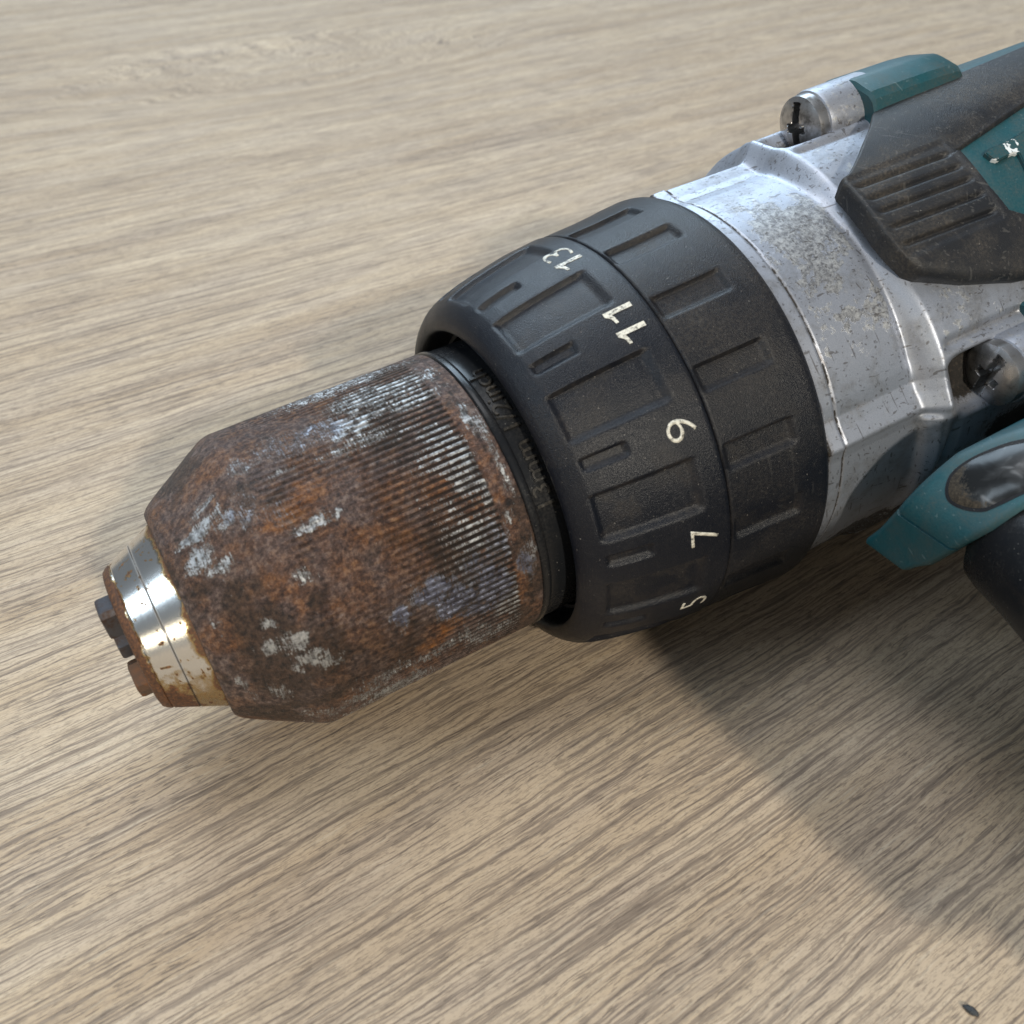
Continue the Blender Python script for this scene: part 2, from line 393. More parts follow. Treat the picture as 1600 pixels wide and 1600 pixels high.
# --- chuck sleeve, straight-knurled, rusted
def make_sleeve():
    NF = 144; m = NF * 10
    psi = np.linspace(-180, 180, m, endpoint=False)
    prof = [(-42.7, 13.7), (-43.05, 14.2), (-42.95, 14.75), (-42.4, 15.4), (-41.2, 16.25), (-39, 17.55), (-36.7, 18.87), (-34.5, 20.15), (-33.0, 20.98),
            (-32.3, 21.28), (-31.7, 21.45), (-31, 21.52)]
    S = np.array([p[0] for p in prof[:3]] + list(np.interp(np.linspace(0, 1, 44), np.linspace(0, 1, len(prof) - 2), [p[0] for p in prof[2:]]))[1:]
                 + list(np.arange(-30.8, -.3, .24)) + [-.2, -.08, 0.0])
    base = np.interp(S, [p[0] for p in prof[1:]] + [-.3, -.1, 0], [p[1] for p in prof[1:]] + [21.55, 21.48, 21.35])
    base[0] = 13.7
    SS = np.repeat(S[:, None], m, 1); PP = np.repeat(psi[None], len(S), 0); arc = np.radians(PP) * 21.5
    fl = np.cos(np.radians(PP) * NF)                         # flutes
    prof_g = sst(.28, .72, .5 - .5 * fl)
    along = sst(-31.0, -27.5, SS) * (1 - sst(-3.9, -3.5, SS))
    worn = sst(.36, .66, fbm(SS * .14, arc * .14, 3) - .08 + .36 * sst(-24, -6, SS))
    fill = fbm(SS * .5, arc * 1.2, 60)
    gr = prof_g * along * (.14 + .86 * worn)
    gr = gr * sst(.12, .42, fill + .25 * worn)
    dots = sst(.3, .8, .5 - .5 * np.cos(np.radians(PP) * NF / 2)) * np.exp(-((SS + 1.9) / .33) ** 2) * sst(.40, .56, fbm(SS * .2, arc * .25, 9))
    pits = (fbm(SS * 2.2, arc * 2.2, 30) - .5)
    Rr = base[:, None] - .19 * gr - .10 * dots + .10 * pits * (1 - .5 * along) + .05 * (fbm(SS * .6, arc * .6, 31) - .5)
    Rr[0] = 13.7
    metal = blobs(SS, PP, [(-13, -22, 12, 4.2, .8), (-10, -2, 9, 3.2, .95), (-14.5, 9, 6, 1.8, 1), (-7, 8, 5, 2.2, .9), (-20, 3, 4, 1.5, .8), (-39.2, 30, 1.5, 2.6, .95), (-38.6, 20, 2.6, 1.6, 1), (-37.5, 38, 2.2, 1.5, .9), (-34.8, 22, 1.2, 2.2, .9), (-36.2, 12, 2.0, 1.2, .9),
              (-33.2, 28, .8, 1.5, .8), (-26.0, 37, 2.6, .9, 1), (-22.6, 39, 1.0, 1.1, 1), (-29.0, 52, 1.6, 1.5, .95), (-35.8, 62, 1.0, 1.4, .85), (-36.2, 72, 1.1, 1.5, .9), (-33.2, 72, 2.0, 1.9, 1),
              (-32.5, 81, 2.6, 1.3, .95), (-30.2, 83, 1.8, .9, .9), (-37.0, 95, 1.4, 2.0, .75), (-40.5, 88, .5, 4.0, .8), (-41.2, 60, .5, 3.0, .5),
              (-23.2, 104, 6.5, 1.6, .62), (-27.5, 110, 3.6, 1.8, .75), (-15, 104, 9, 1.8, .62), (-22, 118, 6, 3, .8), (-33, 112, 3, 2, .6), (-8, 110, 6, 3, .6), (-24, 135, 14, 8, .7),
              (-2.0, 25, 1.3, 3.2, 1), (-.9, 32, 1.0, 5.0, .72), (-1.0, 45, .8, 5, .75), (-4.2, 46, .8, 6.5, .72), (-6.5, 47, 2.5, 4, .6), (-2.5, 62, 1.1, 1.4, .7), (-1.6, 80, 1.2, 2.5, .85), (-16, 17, 7, 1.5, .62),
              (-30, 8, 2.5, 1, .6), (-26, 16, 3, .8, .6)], 11)
    bl = blobs(SS, PP, [(-15.2, 76, 3.6, 2.6, 1), (-20.3, 80, 1.7, 1.8, 1), (-12.5, 84, 3.6, 2.4, .95), (-7.5, 84, 3.6, 4.2, .95), (-10, 92, 4.0, 2.0, .9), (-8.5, 72, 3.5, 2.0, .7), (-5, 70, 1.8, 4, .6), (-1.6, 82, 1.2, 3, .8),
                        (-32.0, 25, 2.4, 3.5, .45), (-29.0, 30, 2.2, 3, .4), (-23, 6, 8, 3, .5)], 21)
    metal = np.maximum(metal, bl)
    metal = np.maximum(metal, (.92 * sst(-16, -7, SS) * box(PP, 15, 118, 15, 15)) * along * (1 - prof_g) * sst(.36, .56, fbm(SS * .3, arc * .3, 70)))
    orange = np.clip(blobs(SS, PP, [(-28.6, 33, 3.2, 2.2, 1), (-25.5, 28, 3, 2, .85), (-31, 60, 1.2, 2, .6), (-14, 93, 2.4, 1.6, .8), (-17, 98, 2.2, 1.4, .8), (-20, 50, 3, 1.4, .5), (-38, 66, 3, .8, .5), (-35, 66, .7, 2.2, .7),
                                (-10, 40, 9, 3, .55), (-3.0, 38, 1.2, 9, .5), (-3, 92, 1.3, 9, .5), (-14, 60, 6, 4, .35), (-30, 104, 2.0, 1.2, .6)], 41)
                     + .5 * sst(.58, .75, fbm(SS * .12, arc * .12, 47)), 0, 1)
    dark = np.clip(.85 * sst(.50, .68, fbm(SS * .16 + 9, arc * .16, 53)) + .45 * blobs(SS, PP, [(-24, 95, 6, 5, 1), (-38, 75, 3, 8, .7), (-30, 95, 8, 5, .8)], 57), 0, .9)
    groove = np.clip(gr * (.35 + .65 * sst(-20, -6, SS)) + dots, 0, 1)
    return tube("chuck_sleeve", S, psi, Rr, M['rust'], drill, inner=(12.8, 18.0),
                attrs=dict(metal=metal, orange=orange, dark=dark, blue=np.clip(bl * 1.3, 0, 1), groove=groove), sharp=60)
make_sleeve()

# --- polished nose collar
def make_nose():
    pr = [(-50.75, 7.3), (-50.85, 8.9), (-50.65, 9.7), (-50.1, 10.15), (-49.62, 10.4), (-49.5, 10.28), (-49.36, 10.5), (-48, 11.1), (-46.45, 11.82), (-46.40, 11.74), (-46.34, 11.74), (-46.29, 11.88),
          (-44.6, 12.66), (-43.2, 13.32), (-42.6, 13.35)]
    S = []; Rb = []
    for (a, b), (c, d) in zip(pr[:-1], pr[1:]):
        k = max(1, int(abs(c - a) / .10))
        for i in range(k): S.append(a + (c - a) * i / k); Rb.append(b + (d - b) * i / k)
    S.append(pr[-1][0]); Rb.append(pr[-1][1]); S = np.array(S); Rb = np.array(Rb)
    m = 420; psi = np.linspace(-180, 180, m, endpoint=False)
    SS = np.repeat(S[:, None], m, 1); PP = np.repeat(psi[None], len(S), 0); arc = np.radians(PP) * 12
    n = fbm(SS * .6, arc * .6, 80); n2 = fbm(SS * .2 + 3, arc * .35, 84)
    rust = np.maximum(1.0 - sst(-50.0, -49.2 + 0 * SS, SS + (n - .5) * 1.3), 0)
    rust = np.maximum(rust, .62 * sst(-44.4, -43.1, SS + (n2 - .5) * 2.2))
    low = sst(72, 104, PP + (n - .5) * 40)
    rust = np.maximum(rust, low * (.45 + .75 * (1 - sst(-49.6, -45.8, SS + (n2 - .5) * 4))))
    rust = np.maximum(rust, .7 * sst(.60, .72, n) * low)
    rust = np.maximum(rust, .75 * sst(.67, .75, fbm(SS * 1.4, arc * 1.4, 88)))
    line = np.exp(-((SS + 46.37) / .13) ** 2) * sst(.22, .4, fbm(SS * .3, arc * .7, 90) + .12)
    Rr = Rb[:, None] + .05 * (n - .5) * rust
    tube("chuck_nose", S, psi, Rr, M['collar'], drill, inner=(6.2, 10), attrs=dict(rust=np.clip(rust, 0, 1), line=line), sharp=50)
make_nose()
tube("chuck_bore", np.array([-50.2, -30.0]), np.linspace(-180, 180, 64, endpoint=False), np.full((2, 64), 6.6), M['jaw'], drill)

# --- three jaws poking out of the nose
def make_jaw(psi0, length, mat, r0=1.0, r1=5.3, half=1.75):
    sec = [(-half, r0 + 1.0), (-half, r1 - .9), (-half + .55, r1 - .2), (half - .55, r1), (half, r1 - .7), (half, r0 + 1.0), (0, r0)]
    V = []; st = [(-46.0, 1.0), (-50.8 - length + .5, 1.0), (-50.8 - length + .12, .95), (-50.8 - length, .80)]
    a = math.radians(psi0)
    for s, k in st:
        cy = (r0 + r1) / 2
        for t, r in sec:
            tt, rr = t * k, cy + (r - cy) * k
            V.append(L3(s, rr * math.sin(a) + tt * math.cos(a), rr * math.cos(a) - tt * math.sin(a)))
    n = len(sec); F = grid_faces(len(st), n, True) + [tuple(range(n - 1, -1, -1)), tuple(range((len(st) - 1) * n, len(st) * n))]
    return mesh_obj("jaw", np.array(V), F, mat, drill, 30)
make_jaw(5, 2.1, M['jaw'], 2.6, 8.1, 2.0)
make_jaw(245, 2.0, M['jaw'], -1.2, 5.4, 1.9)
make_jaw(125, 1.8, M['jaw_rust'], 2.4, 7.4, 1.9)

# --- smooth black band behind the sleeve, with raised lettering
def ring_of(pr, m, step=.3):
    S = []; Rb = []
    for (a, b), (c, d) in zip(pr[:-1], pr[1:]):
        k = max(1, int(math.hypot(c - a, d - b) / step))
        for i in range(k): S.append(a + (c - a) * i / k); Rb.append(b + (d - b) * i / k)
    S.append(pr[-1][0]); Rb.append(pr[-1][1]); return np.array(S), np.array(Rb), np.linspace(-180, 180, m, endpoint=False)
S, Rb, psi = ring_of([(0.05, 20.2), (0.05, 21.35), (.25, 21.6), (1.0, 21.62), (1.25, 21.5), (1.4, 21.3), (8.0, 21.25)], 300)
band = tube("chuck_back_band", S, psi, np.repeat(Rb[:, None], 300, 1), M['gloss'], drill, inner=(18, 12))

def text_mesh(name, body, height, place, thick, mat, parent, xs=1.0, width=None, thin=0.0):
    cu = bpy.data.curves.new(name, 'FONT'); cu.body = body; cu.size = 1.0; cu.resolution_u = 6; cu.offset = thin
    o = bpy.data.objects.new(name + "_curve", cu); C.objects.link(o)
    dg = bpy.context.evaluated_depsgraph_get(); me = bpy.data.meshes.new_from_object(o.evaluated_get(dg))
    bpy.data.objects.remove(o); bpy.data.curves.remove(cu)
    bm = bmesh.new(); bm.from_mesh(me)
    bmesh.ops.remove_doubles(bm, verts=bm.verts, dist=1e-5)
    bmesh.ops.triangulate(bm, faces=bm.faces)
    xs_ = [v.co.x for v in bm.verts]; ys_ = [v.co.y for v in bm.verts]
    x0, x1, y0, y1 = min(xs_), max(xs_), 0.0, max(ys_)
    k = height / (y1 - y0); kx = (width / (x1 - x0)) if width else k * xs
    for v in bm.verts: v.co.x = (v.co.x - (x0 + x1) / 2) * kx; v.co.y = v.co.y * k; v.co.z = 0
    for _ in range(2):
        long_e = [e for e in bm.edges if e.calc_length() > .7]
        if not long_e: break
        bmesh.ops.subdivide_edges(bm, edges=long_e, cuts=1); bmesh.ops.triangulate(bm, faces=bm.faces)
    ext = bmesh.ops.extrude_face_region(bm, geom=list(bm.faces))
    top = {v for v in ext['geom'] if isinstance(v, bmesh.types.BMVert)}
    for v in bm.verts:
        s, r, p = place(v.co.x, v.co.y)
        q = P3(np.array(s), np.array(r + (thick if v in top else -.12)), np.array(p)); v.co = Vector(q.ravel())
    bmesh.ops.recalc_face_normals(bm, faces=bm.faces)
    me2 = bpy.data.meshes.new(name); bm.to_mesh(me2); bm.free(); me2.materials.append(mat)
    bpy.data.meshes.remove(me)
    ob = bpy.data.objects.new(name, me2); C.objects.link(ob); ob.parent = parent; return ob
PSI_T = 35.5
text_mesh("raised_lettering", "13mm 1/2inch", 2.5, lambda x, y: (4.0 - y, 21.28, PSI_T - math.degrees(x / 21.3)), .30, M['emboss'], band, width=21.5)

# --- torque ring (front) with numerals
RING1 = [(8.0, 22.6), (4.6, 23.35), (3.95, 23.6), (3.7, 23.9), (3.65, 24.4), (3.85, 25.1), (4.3, 25.85), (4.9, 26.5), (5.5, 27.0), (6.2, 27.5), (8, 28.2), (10.5, 28.9), (13.7, 29.6), (18.4, 30.5), (22.9, 30.98), (23.7, 31.05), (23.95, 30.9), (24.0, 30.4)]
_rs = np.array([p[0] for p in RING1[5:16]]); _rr = np.array([p[1] for p in RING1[5:16]])
def r1(s): return float(np.interp(s, _rs, _rr))
NUM = [(-5.1, "3", 2.75), (55.8, "9", 2.9), (84.4, "7", 2.8), (112.2, "5", 2.6)]
ONES = [.4, 22.6, 28.9]
def make_ring1():
    S, Rb, psi = ring_of(RING1, 900, .28)
    SS = np.repeat(S[:, None], 900, 1); PP = np.repeat(psi[None], len(S), 0)
    d = np.zeros_like(SS)
    for k in range(12):
        c = -1.6 + 28.55 * (k - 4)
        q = ((PP - c + 180) % 360) - 180
        pad = box(q, 7.9, 21.2, .45, 1.1) * box(SS, 6.6, 20.0, .8, .8)
        slot = box(q, -2.2, .9, .4, .9) * box(SS, 6.8, 12.6, .6, .35)
        d = np.maximum(d, .80 * pad); d = np.maximum(d, .65 * slot)
    d *= (Rb[:, None] > 26.6)
    Rr = Rb[:, None] - d
    g = np.gradient(d, axis=1); arc = np.radians(PP) * 30
    dust = .75 * sst(.15, .5, d) * sst(.50, .66, fbm(SS * .35, arc * .35, 151)) + .9 * sst(.02, .10, g) * sst(.35, .6, fbm(SS * .4, arc * .4, 153))
    dust = np.maximum(dust, .45 * sst(.56, .70, fbm(SS * .12, arc * .12, 155)))
    return tube("torque_ring", S, psi, Rr, M['ring'], drill, inner=(22.0, 25), sharp=50, attrs=dict(dust=np.clip(dust, 0, 1)))
tring = make_ring1()
for c, body, wd in NUM:
    text_mesh("numeral", body, 4.1, lambda x, y, c=c: (22.0 - y, r1(22.0 - y), c - math.degrees(x / 30.6)), .05, M['printw'], tring, width=wd, thin=-.012)['label'] = "printed digit " + body
def make_one(c):
    pts = [(-.36, 0), (.36, 0), (.36, 4.1), (-.30, 4.1), (-.62, 3.72), (-1.0, 3.45), (-1.75, 3.3), (-1.75, 2.85), (-.9, 2.95), (-.36, 3.15)]
    bm = bmesh.new(); f = bm.faces.new([bm.verts.new((x, y, 0)) for x, y in pts]); f.normal_update()
    bmesh.ops.triangulate(bm, faces=[f])
    ex = bmesh.ops.extrude_face_region(bm, geom=list(bm.faces)); top = {v for v in ex['geom'] if isinstance(v, bmesh.types.BMVert)}
    for v in bm.verts:
        sv = 22.0 - v.co.y
        v.co = Vector(P3(np.array(sv), np.array(r1(sv) + (.07 if v in top else -.12)), np.array(c - math.degrees(v.co.x / 30.6))).ravel())
    bmesh.ops.recalc_face_normals(bm, faces=bm.faces)
    me = bpy.data.meshes.new("numeral"); bm.to_mesh(me); bm.free(); me.materials.append(M['printw'])
    o = bpy.data.objects.new("numeral", me); C.objects.link(o); o.parent = tring; o['label'] = "printed digit 1"
for c in ONES: make_one(c)

# --- mode ring behind it
def make_ring2():
    S, Rb, psi = ring_of([(24.1, 28), (24.15, 30.75), (24.4, 31.0), (29.5, 31.3), (36, 31.9), (38.8, 32.15), (39.6, 32.1), (40.2, 31.8), (40.5, 31.2), (40.55, 30.4)], 900, .28)
    SS = np.repeat(S[:, None], 900, 1); PP = np.repeat(psi[None], len(S), 0); d = np.zeros_like(SS)
    for k in range(18):
        c = 6.2 + 20.15 * k
        q = ((PP - c + 180) % 360) - 180
        d = np.maximum(d, .72 * box(q, -2.9, 3.2, .35, .9) * box(SS, 24.9, 35.2, .35, .55))
    g = np.gradient(d, axis=1); arc = np.radians(PP) * 31
    dust = box(PP, 8, 47, 7, 16) * (.30 + .6 * sst(.42, .62, fbm(SS * .15, arc * .15, 161)))
    dust = np.maximum(dust, .8 * sst(.02, .10, g) * sst(.35, .6, fbm(SS * .4, arc * .4, 163)))
    dust = np.maximum(dust, .55 * sst(.15, .5, d) * sst(.45, .62, fbm(SS * .3, arc * .3, 165)))
    return tube("mode_ring", S, psi, Rb[:, None] - d, M['ring2'], drill, inner=(24, 24), sharp=50, attrs=dict(dust=np.clip(dust, 0, 1)))
make_ring2()

# --- cast gear housing with screw bosses
PB = [(-14.0, -1), (74.0, 1), (166.0, -1), (-106.0, 1)]
def housing_r(SS, PP, want_attr=False):
    r = np.interp(SS, [40.0, 40.6, 42.9, 43.15, 43.35, 43.6, 57, 62, 80], [30.0, 30.75, 30.85, 30.55, 30.5, 30.66, 30.6, 30.9, 31.2])
    dirt = np.exp(-((SS - 43.3) / .28) ** 2) * .75 * sst(.35, .6, fbm(SS * .4, np.radians(PP) * 12, 101) + .1)
    dirt = np.maximum(dirt, .65 * (1 - sst(40.4, 41.5, SS)))
    rear = sst(57.2, 60.6, SS)
    for p, sg in PB:
        e = (((PP - p + 180) % 360) - 180) * sg
        near = np.abs(e) < 50
        rail = np.interp(e, [-8, -5, -4, -1.2, 2.9, 3.6, 4.6, 7, 12, 30, 45], [0, -.12, -.15, .25, 1.32, 1.3, .95, .55, .42, .2, 0])
        r = r + np.where(near, rail, 0) * (1 - rear * .4)
        web = np.interp(e, [-42, -32, -20, -8.5, -6.8, 6.8, 9, 20, 34, 45], [0, 1.0, 2.2, 3.0, 3.2, 3.3, 2.9, 2.2, .9, 0])
        r = r + np.where(near, web * rear, 0)
        # groove on the ear beside the boss
        gv = np.exp(-((e + 11.2) / 1.25) ** 2) * sst(60.5, 62.5, SS) * (1 - sst(75.5, 77, SS))
        r = r - gv * .75
        # recess in front of the screw
        rc = box(e, -6.9, 5.6, 1.8, 3.0) * box(SS, 62.4, 69.5, 2.6, .3)
        tgt = 30.4 + 0 * r
        r = np.where(near, r * (1 - rc) + np.minimum(tgt, r) * rc, r)
        nz = fbm(SS * .5, np.radians(PP) * 15, 111)
        dirt = np.where(near, np.maximum(dirt, rc * (.85 + .9 * (nz - .35))), dirt)
        dirt = np.where(near, np.maximum(dirt, .40 * gv), dirt)
        dirt = np.where(near, np.maximum(dirt, .5 * np.exp(-((e + 4.2) / .8) ** 2) * (SS < 58) * sst(.45, .65, nz)), dirt)
        dirt = np.where(near, np.maximum(dirt, .7 * sst(77.8, 79.2, SS + (nz - .5) * 4)), dirt)
    # concave fillet line where the barrel meets the flange
    fil = np.exp(-((SS - 57.6) / .9) ** 2) * box(PP, 18, 66, 4, 3); r = r - .45 * fil
    dirt = np.maximum(dirt, .33 * np.exp(-((SS - 58.2) / .7) ** 2) * box(PP, 40, 72, 4, 3))
    # cross rib at the handle side
    rib = np.exp(-(np.abs(SS - 58.9 - .05 * (PP - 90)) / 1.15) ** 4) * box(PP, 79.5, 128, 1.0, 5)
    r = np.maximum(r, 31.0 + 1.35 * rib) if False else r + 1.1 * rib * (1 - .6 * rear)
    low = box(PP, 84, 130, 6, 8) * sst(60.6, 62.0, SS); r = r - .8 * low * (1 - sst(61.5, 63.5, SS))
    nz2 = fbm(SS * .3, np.radians(PP) * 9, 121)
    dirt = np.maximum(dirt, .85 * box(PP, 86, 135, 7, 8) * sst(66, 71.5, SS + (nz2 - .5) * 5))
    dirt = np.maximum(dirt, .55 * box(PP, 84, 140, 5, 8) * np.exp(-((SS - 60.9) / .6) ** 2))
    dirt = np.maximum(dirt, .62 * sst(106, 124, PP + (nz2 - .5) * 30) * (PP < 170))
    scuff = box(PP, 0, 54, 12, 10) * box(SS, 45, 57.3, 2.5, 1.2) * (.22 + .6 * sst(.35, .6, fbm(SS * .16, np.radians(PP) * 6, 131)))
    scuff = np.maximum(scuff, .55 * box(SS, 43.4, 46, .4, 1.5) * box(PP, 0, 60, 10, 10) * sst(.42, .6, fbm(SS * .3, np.radians(PP) * 9, 135)))
    for p, sg in PB[:2]:
        e = (((PP - p + 180) % 360) - 180) * sg
        scuff = np.maximum(scuff, .42 * box(e, -26, -9, 4, 2) * box(SS, 61, 73, 1, 3) * sst(.42, .58, fbm(SS * .3 + 5, np.radians(PP) * 9, 137)))
    return r, np.clip(dirt, 0, 1), scuff
def make_housing():
    S = np.concatenate([np.linspace(39.9, 44, 22), np.linspace(44.2, 57, 44), np.linspace(57.2, 63, 36), np.linspace(63.3, 80, 50)])
    m = 1080; psi = np.linspace(-180, 180, m, endpoint=False)
    SS = np.repeat(S[:, None], m, 1); PP = np.repeat(psi[None], len(S), 0)
    r, dirt, scuff = housing_r(SS, PP)
    V = P3(SS, r, PP).reshape(-1, 3); F = grid_faces(len(S), m, True); A = dict(dirt=dirt.ravel(), scuff=scuff.ravel())
    # closing discs
    for end in (0, len(S) - 1):
        b = len(V); V = np.concatenate([V, P3(np.full(m, S[end]), np.full(m, 20.0), psi)])
        F += [(end * m + j, end * m + (j + 1) % m, b + (j + 1) % m, b + j) for j in range(m)]
        A['dirt'] = np.concatenate([A['dirt'], np.zeros(m)]); A['scuff'] = np.concatenate([A['scuff'], np.zeros(m)])
    # screw bosses
    for p, sg in PB:
        a = math.radians(p); cu, cw = BR * math.sin(a), BR * math.cos(a); n = 64
        th = np.linspace(0, 2 * np.pi, n, endpoint=False)
        for s, rad in ((BS + .25, 3.0), (BS + .2, 4.5), (BS + .45, 4.95), (BS + 1.0, 5.1), (BS + 5, 5.15), (80.0, 5.2)):
            b = len(V); V = np.concatenate([V, L3(np.full(n, s), cu + rad * np.sin(th), cw + rad * np.cos(th))])
            if s > BS + .26 or rad > 3.5: F += [(b - n + j, b - n + (j + 1) % n, b + (j + 1) % n, b + j) for j in range(n)]
            nz = fbm(th * 3, th * 0 + s, 141)
            A['dirt'] = np.concatenate([A['dirt'], .25 * (nz > .5) + .3 * (s < BS + .3)]); A['scuff'] = np.concatenate([A['scuff'], np.full(n, .34)])
    return mesh_obj("gear_housing", V, F, M['silver'], drill, 40, A)
BR, BS = 34.6, 69.3
make_housing()

# --- slotted screws in the bosses
def make_screw(p, ang, Rh=4.6):
    a = math.radians(p); cu, cw = BR * math.sin(a), BR * math.cos(a); nr, n = 26, 96
    th = np.linspace(0, 2 * np.pi, n, endpoint=False); rr = np.linspace(.02, Rh, nr)
    RR = np.repeat(rr[:, None], n, 1); TT = np.repeat(th[None], nr, 0)
    y = RR * np.sin(TT); z = RR * np.cos(TT)
    h = 2.7 - .95 * (RR / Rh) ** 2.6
    ca, sa = math.cos(ang), math.sin(ang); q = y * ca + z * sa; k = -y * sa + z * ca
    slot = (1 - sst(.62, .74, np.abs(k))) * (1 - sst(3.6, 3.75, np.abs(q)))
    cross = (1 - sst(.55, .66, np.abs(q))) * (1 - sst(1.7, 1.85, np.abs(k)))
    h = h - 2.1 * np.maximum(slot, cross * .9)
    V = L3(BS + .3 - h, cu + y, cw + z).reshape(-1, 3); F = grid_faces(nr, n, True)
    for s, rad in ((BS - 1.1, Rh + .06), (BS + .4, Rh + .1)):
        b = len(V); V = np.concatenate([V, L3(np.full(n, s), cu + rad * np.sin(th), cw + rad * np.cos(th))])
        F += [(b - n + j, b - n + (j + 1) % n, b + (j + 1) % n, b + j) for j in range(n)]
    F.append(tuple(range(n)))
    return mesh_obj("screw", V, F, M['screw'], drill, 30)
make_screw(-14, R(100)); make_screw(74, R(68.6))

# --- teal motor housing (core), ear blocks, rubber cover and raised letter
S, Rb, psi = ring_of([(78.4, 33.0), (78.6, 34.2), (79.2, 34.5), (150, 35.2), (176, 34.5), (186, 32), (191, 26), (192, 12)], 240, 2.0)
tube("motor_housing", S, psi, np.repeat(Rb[:, None], 240, 1), M['teal'], drill)
def make_ear(p, back):
    a = math.radians(p)
    sec = [(-7.8, 31.5), (-7.2, 36.6), (-6.4, 37.7), (-3.4, 39.3), (-2.6, 39.5), (2.6, 39.5), (3.4, 39.3), (6.4, 37.7), (7.2, 36.6), (7.8, 31.5)]
    st = [(76.0, .90), (76.35, .985), (77.0, 1.0), (back - 6, 1.0), (back - 1.6, .97), (back - .5, .9), (back + 1.8, .25)]
    V = []
    for s, k in st:
        for t, r in sec:
            tt = t * (.55 + .45 * k) if k > .5 else t * .8; rr = 31.5 + (r - 31.5) * k
            V.append(L3(s, rr * math.sin(a) + tt * math.cos(a), rr * math.cos(a) - tt * math.sin(a)))
    n = len(sec); F = grid_faces(len(st), n, True) + [tuple(range(n - 1, -1, -1)), tuple(range((len(st) - 1) * n, len(st) * n))]
    mesh_obj("housing_lug", np.array(V), F, M['teal'], drill, 25)
make_ear(-14, 95); make_ear(74, 100)

def make_rubber():
    nt, nv = 300, 360
    t = np.linspace(0, 1, nt); v = np.concatenate([np.linspace(0, .36, 250), np.linspace(.365, 1, nv - 250)])
    sf = np.interp(t, [0, .10, .18, .377, .42, .6, .83, .93, 1], [75.5, 71.0, 67.0, 58.9, 58.5, 58.2, 58.0, 58.4, 59.4])
    T, Vv = np.meshgrid(t, v, indexing='ij')
    S = sf[:, None] + Vv * (168 - sf[:, None])
    top = np.interp(S, [56, 74.7, 92, 112, 140, 168], [1.2, -2.3, -5.5, -8.4, -12, -15])
    bot = np.interp(S, [56.5, 57.5, 60.6, 67.2, 75.8, 90, 168], [36, 39.5, 45.8, 51.2, 55.8, 60, 64])
    PSI = top * (1 - T) + bot * T
    r = np.interp(S, [56, 90, 168], [35.3, 36.1, 36.6]) + 0 * PSI
    dfront = S - sf[:, None]; dtop = (PSI - top) * .62; dbot = (bot - PSI) * .62
    edge = lambda d, w: np.sqrt(np.clip(1 - (1 - np.clip(d / w, 0, 1)) ** 2, 0, 1))
    r = r - 1.0 * (1 - edge(dfront, .7)) - .8 * (1 - edge(dtop, .8)) - 1.6 * (1 - edge(dbot, 2.4))
    # palm ribs
    for g in (20.8, 25.0, 29.0, 33.5, 38.3):
        r = r - .68 * np.exp(-((PSI - g - (S - 68) * .06) / .62) ** 2) * box(S, 60.0, 76.2, 1.2, .7)
    r = r - .25 * box(PSI, 17.5, 41, 1, 1) * box(S, 59.0, 77.0, 1, .4)
    # window that shows the teal housing
    wt = np.interp(S, [78, 95.6, 130], [21.1, 15.3, 6]); wb = np.interp(S, [77.8, 78.6, 81, 130], [40.0, 41.0, 42.3, 46])
    lf = np.interp(PSI, [15, 21, 27, 33, 40, 43], [78.3, 78.3, 78.1, 77.9, 78.5, 81])
    win = sst(-.35, .35, S - lf) * sst(-.35, .35, (PSI - wt) * .62) * sst(-.35, .35, (wb - PSI) * .62)
    band = np.exp(-np.clip((wt - PSI) * .62 / 2.6, 0, 9) ** 2) * sst(-2, 1, S - lf) * (PSI < wt + .6)
    r = r - .75 * band
    r = r * (1 - win) + 33.6 * win
    V = P3(S, r, PSI); inn = P3(S, np.full_like(r, 31.9), PSI) - V
    patch("rubber_cover", V, inn, M['rubber'], drill, sharp=50)
make_rubber()

def make_letter():
    # first strokes of a worn raised letter: a bar and a leg going out of frame
    pts = [(81.9, 24.4), (82.2, 26.7), (82.9, 27.6), (86.2, 27.2), (86.9, 28.0), (85.9, 33.5), (85.7, 37.0), (88.3, 37.6), (88.9, 33.0), (90.3, 27.0), (92.3, 25.6), (95.5, 24.6), (95.6, 21.9), (91.5, 22.6), (87.8, 23.5), (83.0, 23.8)]
    n = len(pts); V = [P3(np.array(s), np.array(35.25), np.array(p)) for s, p in pts] + [P3(np.array(s), np.array(34.2), np.array(p)) for s, p in pts]
    F = [tuple(range(n))] + [(i, (i + 1) % n, n + (i + 1) % n, n + i) for i in range(n)]
    bm = bmesh.new(); vs = [bm.verts.new(Vector(v.ravel())) for v in V]
    for f in F: bm.faces.new([vs[i] for i in f])
    bmesh.ops.recalc_face_normals(bm, faces=bm.faces)
    top = bm.faces[:][0]
    bmesh.ops.bevel(bm, geom=list(top.edges), offset=.15 * MM, segments=2, affect='EDGES')
    me = bpy.data.meshes.new("raised_letter"); bm.to_mesh(me); bm.free(); me.materials.append(M['letter'])
    o = bpy.data.objects.new("raised_letter", me); C.objects.link(o); o.parent = drill
make_letter()

